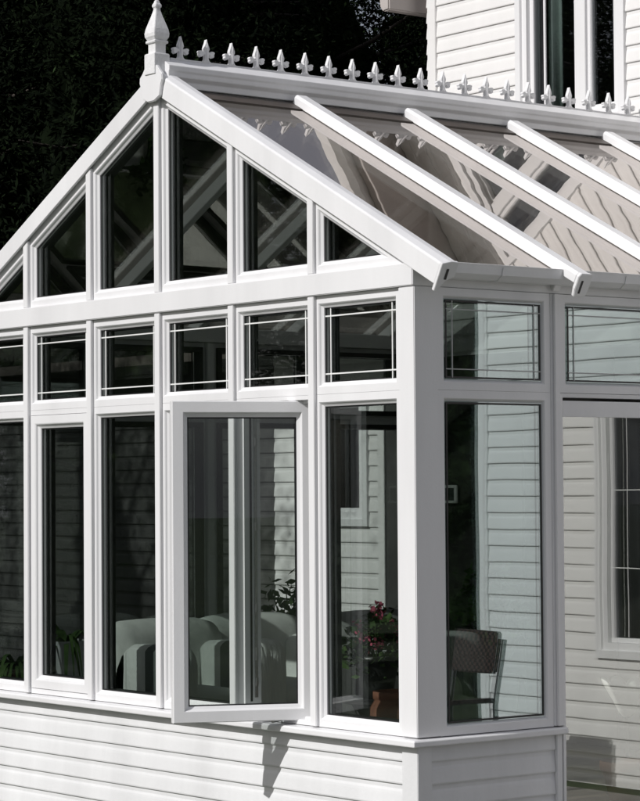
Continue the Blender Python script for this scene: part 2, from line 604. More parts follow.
# the open sash, swung out on its right-hand side
Hn, Fn = Vector((-.955, .058, 0)), Vector((-1.272, -.622, 0))
e1 = (Fn - Hn); SW = e1.length; e1.normalize()
e2 = Vector((-e1.y, e1.x, 0))            # outer face normal (towards +x)
if e2.x < 0: e2 = -e2
def sashM(u, v, d): return Hn + e1 * u + e2 * d + Vector((0, 0, v))
spoly = rect(0, SW, .440, 2.108)
sash = MB().ring(spoly, [(0, -.035), (0, .022), (.004, .026), (.058, .026), (.064, .020), (.068, .012), (.084, .002), (.084, -.035), (.05, -.04)], sashM).build('open_casement_sash', WHITE, con)
ip = inset(spoly, .084)
MB().prism(inset(ip, -.006), -.022, -.006, sashM).build('pane', G_SASH, sash)
MB().ring(ip, [(-.002, -.001), (.007, -.001), (.007, -.0055), (-.002, -.0055)], sashM).build('gasket', GASK, sash)
# crank arms carrying it
st = MB()
bx = Vector((-1.16, .03, .432))
st.tube([bx, sashM(.22, .433, -.01)], .008, 6)
st.build('stay_arm', STEEL, sash)
st = MB()
st.tube([Vector((-.93, .02, .430)), sashM(.05, .432, -.02)], .010, 6)
st.box(-.99, -.90, .421, .432, -.03, .02)
st.build('stay_arm', STEEL, sash)
MB().box(-1.22, -1.10, .421, .436, .005, .045).build('crank_case', WHITE, sash, .003)

MB().box(SW - .055, SW - .030, 1.16, 1.30, -.062, -.041, sashM).build('handle', WHITE, sash, .004)
MB().box(SW - .050, SW - .035, 1.02, 1.17, -.075, -.0625, sashM).build('handle', WHITE, sash, .004)

# right side wall : window bay, door bay, window bays to the house
YS = [.075, .855, .925]
w, ip = fixed_window(rect(.098, .866, Z_SILL + .004, Z_T), right, G_WALL, con, d0=.012)
w, ip = fixed_window(rect(.098, .866, Z_T, Z_B0 - .001), right, G_WALL, con, 'transom_window', d0=.012)
bars(ip, right, w, .044, .0048, BARG)
def side_post(y0, y1, z0, M=right):
    mb = MB()
    mb.box(y0, y1, z0, 2.646, -.09, .014, M)
    mb.box(y0 + .018, y1 - .012, z0 + .0005, 2.6455, .0145, .028, M)
    mb.build('side_post', WHITE, con, .003)
side_post(.868, .936, .421)
DB = [(.938, 1.80), (1.87, 2.70), (2.77, 3.79)]
for k, (y0, y1) in enumerate(DB):
    w, ip = fixed_window(rect(y0, y1, Z_T, Z_B0 - .001), right, G_WALL, con, 'transom_window', d0=.008)
    bars(ip, right, w, .044, .0048, BARG)
    if k == 0:
        dr = MB()
        dr.ring(rect(y0 + .001, y1 - .001, -.30, Z_T - .001), [(.0, -.06), (.0, .0), (.0, .006), (.022, .004), (.022, -.06)], right)
        dr.box(y0 + .023, y1 - .023, 2.012, 2.095, -.05, .002, right)
        dr.box(y0 + .023, y1 - .023, -.278, -.16, -.05, .002, right)
        dr = dr.build('glazed_door', WHITE, con, .002)
        pp = rect(y0 + .023, y1 - .023, -.16, 2.012)
        pane(pp, lambda u, v, d: right(u, v, d - .006), G_DOOR, dr, grow=.002)
        MB().box(y1 - .06, y1 - .03, .62, .80, .003, .045, right).build('door_handle', STEEL, dr, .006)
        MB().box(y0, y1, GZ + .013, -.302, -.10, .06, right).build('door_step', WHITE, con, .004)
    else:
        fixed_window(rect(y0, y1, -.30, Z_T - .001), right, G_DOOR, con, d0=.008)
    if k < 2: side_post(y1 + .002, DB[k + 1][0] - .002, -.30)
# left side wall
LB = [(.10, .94), (1.0, 1.82), (1.88, 2.70), (2.76, 3.79)]
for k, (y0, y1) in enumerate(LB):
    fixed_window(rect(y0, y1, Z_SILL + .004, Z_T), left, G_LEFT, con, d0=.012)
    fixed_window(rect(y0, y1, Z_T, Z_B0 - .001), left, G_LEFT, con, 'transom_window', d0=.012)
    if k: side_post(LB[k - 1][1] + .002, y0 - .002, .421, left)
# wall plates over the sides, gutters
for M, nm in ((right, 'r'), (left, 'l')):
    MB().box(.102, 3.80, Z_B0 + .001, 2.745, -.12, .010, M).build('wall_plate', WHITE, con, .003)
    g = MB()
    gp = [(.012, 2.688), (.085, 2.688), (.118, 2.712), (.128, 2.752), (.132, 2.762), (.124, 2.764), (.118, 2.752), (.104, 2.716), (.08, 2.697), (.02, 2.697), (.02, 2.758), (.012, 2.758)]
    g.prism(gp, .03, 3.81, lambda a, b, d, M=M: M(d, b, a))
    go = g.build('gutter', WHITE, con)
    for yb in (.45, 1.32, 2.17, 3.0):
        MB().prism([(.013, 2.686), (.087, 2.686), (.121, 2.710), (.132, 2.750), (.1295, 2.750), (.118, 2.7115), (.085, 2.6885), (.013, 2.6885)], yb - .012, yb + .012, lambda a, b, d, M=M: M(d, b, a)).build('gutter_bracket', WHITE, go)

# roof : panes, rafters, ridge
LS = 2.45 / math.cos(AL) + .02
def slopeR(off):
    def M(u, v, d):      # u = y, v = down the slope, d = out
        return Vector((CX + v * math.cos(AL) + d * math.sin(AL), u, off - v * math.sin(AL) + d * math.cos(AL)))
    return M
def slopeL(off):
    def M(u, v, d):
        p = slopeR(off)(u, v, d); return Vector((2 * CX - p.x, p.y, p.z))
    return M
RY = [0.0, .90, 1.745, 2.59, 3.43]
OFF = 3.952                        # glass plane height at the ridge line
for MM in (slopeR(OFF), slopeL(OFF)):
    for k in range(4):
        y0, y1 = RY[k] + (.02 if k else .005), RY[k + 1] - .012
        pn = MB()
        pn.box(y0, y1, .085, 2.625, -.025, 0, MM)
        pn.build('roof_pane', G_ROOF, con)
        MB().box(y0 + (.016 if k else .002), y1 - .024, .092, .205, .0005, .007, MM).build('ridge_strip', RSTRIP, con)  # brown strip on the glass just below the ridge
    MB().box(3.45, HY - .03, .085, 2.625, -.025, 0, MM).build('roof_pane', G_ROOF, con)
    for k in range(1, 5):
        y = RY[k]
        rb = MB()
        # capping with sloped shoulders
        cp = [(y - .046, .003), (y - .046, .044), (y - .036, .060), (y + .036, .060), (y + .046, .044), (y + .046, .003)]
        rb.add([MM(a, v, d) for v in (.10, 2.745) for a, d in cp], [tuple(range(6)), tuple(range(11, 5, -1))] + [(i, (i + 1) % 6, 6 + (i + 1) % 6, 6 + i) for i in range(6)])
        r_o = rb.build('rafter', CAPW, con, .0025)
        MB().box(y - .026, y + .026, .10, 2.60, -.105, -.027, MM).build('rafter_bar', WHITE, r_o, .003)
        ec = MB()
        ec.prism([(y - .038, -.065), (y + .038, -.065), (y + .048, -.02), (y + .048, .046), (y + .037, .063), (y - .037, .063), (y - .048, .046), (y - .048, -.02)], 2.7452, 2.768, lambda a, d, v, MM=MM: MM(a, v, d))
        ec.build('rafter_end_cap', WHITE, r_o, .003)
        MB().box(y - .020, y - .008, 2.7685, 2.7705, -.045, .025, MM).build('slot', GASK, r_o)
    # gable end barge capping
    bg_ = MB()
    v0, v1 = .02, 2.745
    cp = [(-.070, -.047), (-.070, .056), (-.064, .064), (-.02, .076), (.022, .076), (.028, .003), (-.03, -.02), (-.055, -.047)]
    n = len(cp)
    bg_.add([MM(a, v, d) for v in (v0, v1) for a, d in cp], [tuple(range(n)), tuple(range(2 * n - 1, n - 1, -1))] + [(i, (i + 1) % n, n + (i + 1) % n, n + i) for i in range(n)])
    bo = bg_.build('barge_cap', CAPW, con, .002)
    MB().box(-.0345, .10, .06, 2.66, -.046, -.027, MM).build('gable_rafter', WHITE, bo, .003)
    ec = MB().prism([(-.073, -.078), (-.052, -.078), (-.02, -.024), (.030, 0), (.030, .078), (-.02, .079), (-.073, .066)], 2.7455, 2.765, lambda a, d, v, MM=MM: MM(a, v, d))
    ec.build('barge_end_cap', WHITE, bo, .002)
    MB().box(-.034, -.020, 2.7655, 2.7675, -.015, .04, MM).build('slot', GASK, bo)

rg = MB()
rp = [(-.022, 4.094), (.022, 4.094), (.100, 4.046), (.100, 4.018), (.094, 4.010), (.094, 3.984), (.070, 3.964), (.070, 3.93), (-.070, 3.93), (-.070, 3.964), (-.094, 3.984), (-.094, 4.010), (-.100, 4.018), (-.100, 4.046)]
rg.prism(rp, -.03, HY - .027, lambda a, b, d: Vector((CX + a, d, b)))
rg.build('ridge_beam', CAPW, con, .002)
MB().box(CX - .045, CX + .045, 3.80, 3.925, .0, 3.8).build('ridge_bar', WHITE, con, .003)

# cresting : a low rail with a row of fleur-de-lis castings
cr = MB()
cr.box(CX - .012, CX + .012, 4.0945, 4.108, .04, HY - .03)
crest = cr.build('cresting', CREST, con, .002)
half = [(.0, .134), (.006, .114), (.017, .086), (.019, .075), (.012, .060), (.022, .058), (.036, .066), (.052, .064), (.056, .055), (.051, .050), (.052, .036), (.041, .028), (.028, .035), (.021, .045), (.013, .042), (.013, .018), (.019, .007), (.032, .0)]
fl_poly = [(-a, b) for a, b in half[::-1]] + half[1:]
y = .114
k = 0
while y < 3.78:
    mb = MB()
    sgn = [(y + a, 4.106 + b) for a, b in fl_poly]
    mb.prism(sgn, -.013, .013, lambda a, b, d: Vector((CX + d, a, b)))
    # raised rib
    mb.prism([(y - .004, 4.112), (y + .004, 4.112), (y + .005, 4.18), (y, 4.222), (y - .005, 4.18)], -.018, .018, lambda a, b, d: Vector((CX + d, a, b)))
    mb.build('fleur_de_lis', CREST, crest, .0015)
    y += .1805
    k += 1

# ridge end hub and finial
hb = MB()
hub = [(-.175, 3.885), (-.175, 3.905), (-.095, 3.995), (-.085, 4.02), (-.05, 4.05), (.05, 4.05), (.085, 4.02), (.095, 3.995), (.10, 3.93), (.06, 3.865), (.0, 3.842), (-.06, 3.860)]
hub = [(-.085, 3.868), (-.10, 3.93), (-.115, 3.96), (-.112, 3.99), (-.085, 4.015), (-.055, 4.05), (.055, 4.05), (.085, 4.015), (.112, 3.99), (.115, 3.96), (.10, 3.93), (.085, 3.868), (.03, 3.845), (-.03, 3.845)]
hb.prism([(CX + a, b) for a, b in hub], .068, .090, front)
hb.build('ridge_end_hub', WHITE, con, .004)
fn = MB()
q = math.pi / 4
S2 = math.sqrt(2)
cf = (CX, -.045, 0)
def sq(a, z): return (a * S2, z)
fn.lathe(cf, [sq(.052, 4.0), sq(.052, 4.115), sq(.048, 4.120), sq(.036, 4.122), sq(.036, 4.175), sq(.047, 4.180), sq(.047, 4.192), sq(.043, 4.196)], 4, q)
fn.build('finial_base', CREST, con, .002)
fn = MB()
fn.lathe(cf, [sq(.040, 4.1965), sq(.050, 4.215), sq(.052, 4.235), sq(.048, 4.26), sq(.036, 4.30), sq(.025, 4.335), sq(.017, 4.365), sq(.014, 4.38), sq(.020, 4.388), sq(.021, 4.400), sq(.014, 4.412), sq(.011, 4.424), sq(.003, 4.434)], 4, q)
fn.build('finial', CREST, con, .0025)

# floor and inner sill boards
MB().box(XL + .02, -.04, GZ - .02, -.10, .06, 3.8).build('tiled_floor', TILE, con)
MB().box(-4.35, -.12, .395, .4205, .112, .24).build('inner_sill', WHITE, con, .003)
MB().box(-.24, -.10, .395, .4205, .26, .86).build('inner_sill', WHITE, con, .003)

# ------------------------------------------------------------------ HOUSE behind
HY = 3.85
house = thing('house', (0, 7, GZ), 'two-storey house clad in warm white lap siding with a tall upstairs window, behind the conservatory', 'house')
def hfront(u, v, d): return Vector((u, HY - d, v))
HXL, HXR, SOFZ = -4.379, 3.86, 5.85
PIT, PH = .1159, .0785
UW = (-3.375, -2.405, 4.16, 5.40)    # upstairs window opening
LW = (1.25, 2.62, .545, 2.26)         # downstairs window on the right
WW = (-5.95, -5.165, 1.41, 2.35)      # wing window
def wall_with_hole(mb, x0, x1, z0, z1, holes, seed):
    xs = sorted(set([x0, x1] + [h for H in holes for h in H[:2]]))
    for a, b in zip(xs[:-1], xs[1:]):
        hz = [(H[2], H[3]) for H in holes if H[0] <= a + 1e-6 and H[1] >= b - 1e-6]
        spans = [(z0, z1)]
        for c, d in hz:
            cut = []
            for p_, q_ in spans:
                if d <= p_ or c >= q_: cut.append((p_, q_)); continue
                if c > p_: cut.append((p_, c))
                if d < q_: cut.append((d, q_))
            spans = cut
        for c, d in spans:
            siding(mb, a, b, c, d, PIT, PH, 0, hfront, seed)
hw = MB()
wall_with_hole(hw, HXL + .09, HXR - .09, GZ, SOFZ - .01, [UW, LW, (-4.40, -.03, GZ - 1, 2.60)], 11)
hw.build('wall', HSIDE, house)
sb = MB()
sb.box(HXL, HXL + .09, GZ, SOFZ - .01, HY - .026, HY + .09)
sb.build('corner_board', HSIDE, house, .003)
MB().box(HXR - .09, HXR, GZ, SOFZ - .01, HY - .026, HY + .09).build('corner_board', HSIDE, house, .003)
# flank walls and the dark rooms behind the windows
MB().box(HXL + .012, HXL + .20, GZ, SOFZ - .01, HY + .091, 11.4).build('flank_wall', HSIDE, house)
MB().box(HXR - .20, HXR - .012, GZ, SOFZ - .01, HY + .091, 11.4).build('flank_wall', HSIDE, house)
MB().box(HXL + .21, HXR - .21, GZ, SOFZ - .01, 11.2, 11.38).build('rear_wall', HSIDE, house)
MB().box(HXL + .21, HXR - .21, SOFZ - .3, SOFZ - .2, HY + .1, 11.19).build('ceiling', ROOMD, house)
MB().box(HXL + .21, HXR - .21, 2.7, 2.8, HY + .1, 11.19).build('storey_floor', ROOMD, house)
# house wall inside the conservatory : dark panelled
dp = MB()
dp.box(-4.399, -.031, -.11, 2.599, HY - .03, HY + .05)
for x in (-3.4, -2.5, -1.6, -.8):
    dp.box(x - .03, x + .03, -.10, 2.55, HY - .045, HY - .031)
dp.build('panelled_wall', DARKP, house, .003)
# soffit, fascia, gutter, roof
EY = HY - .46
MB().box(HXL - .40, HXR + .40, SOFZ, SOFZ + .02, EY, HY + .02).build('soffit', DARKP if False else SOFF, house)
MB().box(HXL - .40, HXR + .40, SOFZ - .02, SOFZ + .17, EY - .03, EY - .001).build('fascia', SOFF, house, .003)
gg = MB()
gp = [(.0, 0), (.07, 0), (.11, .04), (.12, .11), (.112, .11), (.1, .045), (.066, .01), (.008, .01), (.008, .11), (0, .11)]
gg.prism(gp, HXL - .42, HXR + .42, lambda a, b, d: Vector((d, EY - .031 - a, SOFZ + .05 + b)))
gg.build('gutter', HSIDE, house)
rf = MB()
rf.add([(HXL - .45, EY - .08, SOFZ + .18), (HXR + .45, EY - .08, SOFZ + .18), (HXR + .45, 7.5, SOFZ + 2.6), (HXL - .45, 7.5, SOFZ + 2.6), (HXR + .45, 12.0, SOFZ + .18), (HXL - .45, 12.0, SOFZ + .18),
        (HXL - .45, EY - .08, SOFZ + .10), (HXR + .45, EY - .08, SOFZ + .10), (HXR + .45, 12.0, SOFZ + .10), (HXL - .45, 12.0, SOFZ + .10)],
       [(0, 1, 2, 3), (3, 2, 4, 5), (6, 7, 1, 0), (1, 7, 8, 4, 2), (0, 3, 5, 9, 6), (5, 4, 8, 9), (6, 9, 8, 7)])
rf.build('roof', ROOFT, house)
# side eave gutter seen end-on past the corner
eb = MB()
eb.prism([(0, 0), (.07, -.005), (.105, .03), (.115, .115), (0, .115)], 3.56, 4.10, lambda a, b, d: Vector((-4.50 - a, d, 5.155 + b)))
eb.box(-4.499, -4.381, 5.158, 5.265, 3.95, 4.08)
eb.build('eave_return', SOFF, house, .01)

def house_window(op, mull, name='window', curtains=()):
    u0, u1, v0, v1 = op
    p = rect(u0, u1, v0, v1)
    w = MB().ring(p, [(-.05, -.02), (-.05, .034), (.004, .038), (.010, .020), (.055, .020), (.055, -.11), (-.0, -.11)], hfront).build(name, WHITE, house)
    ip = inset(p, .055)
    for (a, b) in mull:
        MB().box(a, b, ip[0][1] + .001, ip[2][1] - .001, -.07, .010, hfront).build('window_mullion', WHITE, w, .003)
    edges = [ip[0][0]] + [x for ab in mull for x in ab] + [ip[1][0]]
    for a, b in zip(edges[::2], edges[1::2]):
        sp_ = rect(a + .001, b - .001, ip[0][1] + .001, ip[2][1] - .001)
        s_ = MB().ring(sp_, [(0, -.06), (0, -.012), (.026, -.012), (.032, -.022), (.032, -.06)], hfront).build('sash', WHITE, w)
        MB().prism(inset(sp_, .028), -.045, -.035, hfront).build('pane', G_HOUSE, w)
    for (a, b, mt) in curtains:
        mb = MB()
        vs, fs = [], []
        n = 40
        for i in range(n + 1):
            t = i / n
            x = a + (b - a) * t
            d = -.16 - .025 * math.sin(t * (b - a) * 62) - .012 * math.sin(t * 17 + 1)
            vs += [hfront(x, ip[0][1] - .04, d), hfront(x, ip[2][1] + .05, d * .98), hfront(x, ip[0][1] - .04, d - .006), hfront(x, ip[2][1] + .05, d * .98 - .006)]
        for i in range(n):
            a0, b0 = 4 * i, 4 * i + 4
            fs += [(a0, b0, b0 + 1, a0 + 1), (a0 + 2, a0 + 3, b0 + 3, b0 + 2), (a0 + 1, b0 + 1, b0 + 3, a0 + 3), (a0, a0 + 2, b0 + 2, b0)]
        mb.add(vs, fs)
        mb.build('curtain', mt, w, smooth=True)
    return w, ip
w, ip = house_window(UW, [(-2.845, -2.745)], 'window', [(-3.29, -3.16, CURT), (-2.66, -2.58, CURT2)])
MB().box(-3.285, -3.255, 4.24, 5.32, -.009, .012, hfront).build('window_track', WHITE, w, .003)
MB().box(-3.165, -3.145, 4.24, 5.32, -.011, .004, hfront).build('window_track', WHITE, w, .003)
w, ip = house_window(LW, [(1.92, 1.98)], 'window', [(2.42, 2.56, CURT2)])
for x in (1.62, 2.42):
    MB().box(x - .003, x + .003, ip[0][1] + .04, ip[2][1] - .04, -.030, -.024, hfront).build('glazing_bar', BAR, w)
for z in (1.1, 1.62):
    MB().box(1.34, 1.91, z - .003, z + .003, -.0305, -.0245, hfront).build('glazing_bar', BAR, w)
    MB().box(1.99, 2.53, z - .003, z + .003, -.0305, -.0245, hfront).build('glazing_bar', BAR, w)
# the low wing to the left of the house, set level with its front
wing = thing('house_wing', (-8, 5.5, GZ), 'low white sided wing left of the house, seen through the conservatory glass', 'house wing')
ww = MB()
wall_with_hole(ww, -6.3, -5.0, GZ, 2.75, [WW], 12)
ww.build('wall', HSIDE, wing)
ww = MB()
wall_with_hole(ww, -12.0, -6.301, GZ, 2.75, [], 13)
ww.build('shade_toned_wall', DARKW, wing)  # same siding, tree shade put into its colour
hs = house
house = wing
w, ip = house_window(WW, [], 'window', [(-5.85, -5.55, CURT2)])
house = hs
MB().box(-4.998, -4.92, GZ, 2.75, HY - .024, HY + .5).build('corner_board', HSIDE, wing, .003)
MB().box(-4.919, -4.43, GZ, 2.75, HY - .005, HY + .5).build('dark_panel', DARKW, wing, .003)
MB().box(-4.70, -4.66, GZ, 2.2, HY - .02, HY - .006).build('panel_trim', HSIDE, wing, .003)
MB().box(-12.0, -4.42, GZ, 2.75, 7.8, 7.9).build('rear_wall', HSIDE, wing)
MB().box(-12.1, -12.0, GZ, 2.75, HY - .02, 7.9).build('end_wall', HSIDE, wing)
rf = MB()
rf.add([(-12.2, HY - .35, 2.76), (-4.40, HY - .35, 2.76), (-4.40, 8.0, 3.15), (-12.2, 8.0, 3.15), (-12.2, HY - .35, 2.68), (-4.40, HY - .35, 2.68), (-4.40, 8.0, 3.05), (-12.2, 8.0, 3.05)],
       [(0, 1, 2, 3), (4, 7, 6, 5), (0, 4, 5, 1), (1, 5, 6, 2), (2, 6, 7, 3), (3, 7, 4, 0)])
rf.build('roof', ROOFT, wing)

# ------------------------------------------------------------------ things inside
th = thing('thermostat', (-4.14, HY - .045, 1.60), 'small white framed thermostat on the dark wall inside the side window', 'thermostat')
MB().box(-4.225, -4.055, 1.535, 1.665, HY - .062, HY - .046).build('casing', LACEW, th, .004)
MB().box(-4.185, -4.085, 1.555, 1.645, HY - .0645, HY - .0625).build('screen', GASK, th)

def chair_mesh(x, y, label, body, seatm, group):
    """slip-covered armchair facing +x, near arm at low y"""
    t = thing('armchair', (x, y, -.10), label, 'armchair', group)
    W, D = .72, .78
    def slab(poly, y0, y1, name, mat, bev):
        MB().prism(poly, y0, y1, lambda a, b, d: Vector((x + a, d, b))).build(name, mat, t, bev, True)
    slab([(-.30, -.085), (.34, -.085), (.34, .20), (-.30, .20)], y - W / 2 + .03, y + W / 2 - .03, 'base', body, .02)
    MB().blob((x + .06, y, .29), (.31, .24, .11), .05, seed=x).build('seat_cushion', seatm, t, 0, True)
    def soft(poly, y0, y1, name, mat, puff):
        """cushiony slab: rounded outline, domed sides"""
        pp = []
        n = len(poly)
        for i in range(n):                       # corner cutting twice
            (ax, az), (bx_, bz) = poly[i], poly[(i + 1) % n]
            pp += [(ax * .75 + bx_ * .25, az * .75 + bz * .25), (ax * .25 + bx_ * .75, az * .25 + bz * .75)]
        p2 = []
        n = len(pp)
        for i in range(n):
            (ax, az), (bx_, bz) = pp[i], pp[(i + 1) % n]
            p2 += [(ax * .75 + bx_ * .25, az * .75 + bz * .25), (ax * .25 + bx_ * .75, az * .25 + bz * .75)]
        n = len(p2)
        mb = MB()
        vs, fs = [], []
        L = [(puff, 0), (puff * .35, .12 * (y1 - y0)), (0, .3 * (y1 - y0))]
        rows = [(ti, y0 + o) for ti, o in L] + [(ti, y1 - o) for ti, o in L[::-1]]
        cx_, cz_ = sum(a for a, b in p2) / n, sum(b for a, b in p2) / n
        for ti, yy in rows:
            for a, b in p2:
                dx, dz = a - cx_, b - cz_
                ll = math.hypot(dx, dz)
                w = 1 - ti / ll + .02 * noise.noise(Vector((a * 5, yy * 5, b * 5)))
                vs.append(Vector((x + cx_ + dx * w, yy, cz_ + dz * w)))
        for i in range(len(rows) - 1):
            for k in range(n):
                k2 = (k + 1) % n
                fs.append((i * n + k, i * n + k2, (i + 1) * n + k2, (i + 1) * n + k))
        fs.append(tuple(range(n))); fs.append(tuple((len(rows) - 1) * n + k for k in range(n)))
        mb.add(vs, fs)
        mb.build(name, mat, t, 0, True)
    soft([(-.50, -.085), (-.22, -.085), (-.15, .30), (-.14, .66), (-.24, .80), (-.44, .82), (-.52, .60)], y - W / 2 - .03, y + W / 2 + .03, 'backrest', seatm, .03)
    for s in (-1, 1):
        ym = y + s * (W / 2 - .07)
        soft([(-.32, -.085), (.38, -.085), (.40, .25), (.40, .66), (.20, .68), (-.32, .66)], ym - .10, ym + .10, 'arm', body, .04)
    return t
chair_mesh(-3.66, 1.16, 'striped armchair nearest the front left windows', STRIPE, CREAM, 'slipcovered armchairs along the left side')
chair_mesh(-3.83, 1.98, 'striped armchair seen through the open casement', STRIPE, CREAM, 'slipcovered armchairs along the left side')
t = chair_mesh(-3.55, 2.88, 'plain grey draped armchair right of the striped ones', GREYF, GREYF, 'slipcovered armchairs along the left side')

def leaf_quad(mb, p, n, s, asp=1.7):
    n = n.normalized()
    a = n.cross(Vector((random.uniform(-1, 1), random.uniform(-1, 1), random.uniform(-1, 1)))).normalized()
    b = n.cross(a)
    mb.add([p - a * s * asp * .5, p + b * s * .42, p + a * s * asp * .5, p - b * s * .42], [(0, 1, 2, 3)])

def rnd(): return Vector((random.gauss(0, 1), random.gauss(0, 1), random.gauss(0, 1)))

# geranium in a dark pot on a small iron table
tx, ty = -1.38, .84
tbl = thing('iron_table', (tx, ty, -.10), 'small round black iron table carrying the geranium pot', 'table')
MB().lathe((tx, ty, 0), [(.20, .455), (.215, .46), (.215, .475), (.20, .48)], 28).build('table_top', IRON, tbl)
for k in range(3):
    an = 2.1 * k + .5
    d = Vector((math.cos(an), math.sin(an), 0))
    MB().tube([Vector((tx, ty, .455)) + d * .17, Vector((tx, ty, .25)) + d * .06, Vector((tx, ty, .05)) + d * .10, Vector((tx, ty, -.098)) + d * .22], .011, 8).build('leg', IRON, tbl, 0, True)
ger = thing('potted_geranium', (tx, ty, .48), 'pink flowering geranium in a dark pot behind the right front window', 'potted plant')
MB().lathe((tx, ty, 0), [(.085, .481), (.105, .60), (.125, .68), (.14, .685), (.14, .715), (.125, .716), (.115, .69), (.0, .69)], 28).build('pot', DPOT, ger, 0, True)
lf = MB()
fl = MB()
stm = MB()
for k in range(44):
    an = random.uniform(0, 6.28)
    rr = random.uniform(.02, .25)
    top = Vector((tx + rr * math.cos(an), ty + rr * math.sin(an), random.uniform(.74, .93) - rr * .3))
    stm.tube([(tx + .3 * (top.x - tx), ty + .3 * (top.y - ty), .69), top], .004, 5)
    for j in range(13):
        leaf_quad(lf, top + rnd() * .045, Vector((0, 0, 1)) + rnd() * .7, random.uniform(.035, .06), 1.15)
    if k % 4 == 0:
        ft = top + Vector((0, 0, random.uniform(.05, .11)))
        stm.tube([top, ft], .003, 5)
        for j in range(22):
            leaf_quad(fl, ft + rnd() * .020, rnd(), .024, 1.1)
stm.build('stem', LEAF_P, ger)
lf.build('foliage', LEAF_P, ger)
fl.build('flower', PETAL, ger)

tp = thing('terracotta_pot', (-.86, .52, -.10), 'large terracotta urn standing on the floor by the front right corner', 'pot')
MB().lathe((-.84, .56, 0), [(.11, -.098), (.14, .1), (.175, .35), (.17, .48), (.145, .52), (.155, .53), (.155, .565), (.14, .567), (.13, .53), (0, .48)], 32).build('body', TERRA, tp, 0, True)

wc = thing('white_flower_pot', (-.75, 2.16, -.10), 'white scalloped cast bowl on a thin black stand behind the glass door', 'pot')
sc_ = MB()
seg = 64
vs, fs = [], []
prof = [(.020, .335), (.045, .36), (.075, .42), (.105, .48), (.130, .515), (.122, .512), (.095, .47), (.06, .41)]
for i, (r0, z0) in enumerate(prof):
    for k in range(seg):
        an = 2 * math.pi * k / seg
        lo = abs(math.sin(4 * an)) ** .6 if r0 > .1 else 0
        vs.append((-.75 + r0 * (1 + .16 * lo) * math.cos(an), 2.16 + r0 * (1 + .16 * lo) * math.sin(an), z0 + .040 * lo * (1 if r0 > .115 else .4)))
for i in range(len(prof) - 1):
    for k in range(seg):
        k2 = (k + 1) % seg
        fs.append((i * seg + k, i * seg + k2, (i + 1) * seg + k2, (i + 1) * seg + k))
sc_.add(vs, fs)
sc_.build('bowl', LACEW, wc, 0, True)
MB().lathe((-.75, 2.16, 0), [(.13, -.0985), (.12, -.09), (.02, -.075), (.010, -.05), (.008, .33), (.018, .336)], 16).build('stand', IRON, wc, 0, True)
op = thing('orange_pot', (-.55, 1.93, -.10), 'orange clay pot on the floor behind the glass door', 'pot')
MB().lathe((-.55, 1.93, 0), [(.08, -.098), (.12, .06), (.135, .07), (.135, .12), (.12, .12), (.1, .05), (0, .04)], 28).build('body', TERRA, op, 0, True)

def strap_plant(x, y, z, n, L, mat, parent, droop=1.0):
    mb = MB()
    for k in range(n):
        an = random.uniform(0, 6.28)
        d = Vector((math.cos(an), math.sin(an), 0))
        s = Vector((-d.y, d.x, 0))
        ll = L * random.uniform(.6, 1.1)
        h = random.uniform(.3, .9)
        pts = []
        for i in range(8):
            t = i / 7
            pts.append(Vector((x, y, z)) + d * ll * t * (1 - .25 * t) + Vector((0, 0, ll * (h * 1.6 * t - (1.0 * droop + h) * t * t))))
        vs, fs = [], []
        for i, p in enumerate(pts):
            w = .014 * (1 - (i / 7) ** 2) + .001
            vs += [p - s * w, p + s * w]
        for i in range(7): fs.append((2 * i, 2 * i + 1, 2 * i + 3, 2 * i + 2))
        mb.add(vs, fs)
    return mb.build('foliage', mat, parent)
pl1 = thing('potted_plant', (-4.15, .55, -.10), 'strappy plant in a pale tapered planter inside the second front window', 'potted plant')
MB().lathe((-4.15, .55, 0), [(.11, -.098), (.15, .3), (.19, .66), (.195, .69), (.175, .69), (.165, .64), (0, .62)], 4, q).build('planter', WPOT, pl1, .004)
strap_plant(-4.15, .55, .64, 40, .55, LEAF_P, pl1, .8)
pl2 = thing('spider_plant', (-4.30, .22, .42), 'trailing spider plant in a small pot at the far left window', 'potted plant')
MB().lathe((-4.27, .235, 0), [(.05, .4215), (.075, .52), (.08, .52), (.07, .5), (0, .49)], 20).build('pot', TERRA, pl2, 0, True)
strap_plant(-4.27, .235, .50, 60, .46, LEAF_P, pl2, 1.2)
def leafy(x, y, z0, h, r, n, o):
    lf, stm = MB(), MB()
    for k in range(n):
        an = random.uniform(0, 6.28)
        rr = r * math.sqrt(random.random())
        top = Vector((x + rr * math.cos(an), y + rr * math.sin(an), z0 + h * random.uniform(.35, 1)))
        stm.tube([(x + .15 * (top.x - x), y + .15 * (top.y - y), z0 - .03), top], .004, 5)
        for j in range(12):
            leaf_quad(lf, top + rnd() * .05, Vector((0, 0, 1)) + rnd() * .8, random.uniform(.035, .06), 1.6)
    stm.build('stem', LEAF_P, o)
    lf.build('foliage', LEAF_P, o)
pl3 = thing('leafy_plant', (-4.22, 2.46, -.10), 'bushy leafy plant in a dark floor pot between the armchair backs', 'potted plant')
MB().lathe((-4.22, 2.46, 0), [(.10, -.098), (.14, .30), (.15, .44), (.13, .44), (.12, .42), (0, .40)], 24).build('pot', DPOT, pl3, 0, True)
leafy(-4.22, 2.46, .44, .58, .17, 30, pl3)
pl4 = thing('trailing_plant', (-3.35, 3.52, -.10), 'tall leafy plant in a pale pot by the dark wall, right of the armchairs', 'potted plant')
MB().lathe((-3.35, 3.52, 0), [(.11, -.098), (.15, .28), (.16, .36), (.14, .36), (.13, .34), (0, .32)], 24).build('pot', WPOT, pl4, 0, True)
leafy(-3.35, 3.52, .36, .75, .20, 34, pl4)

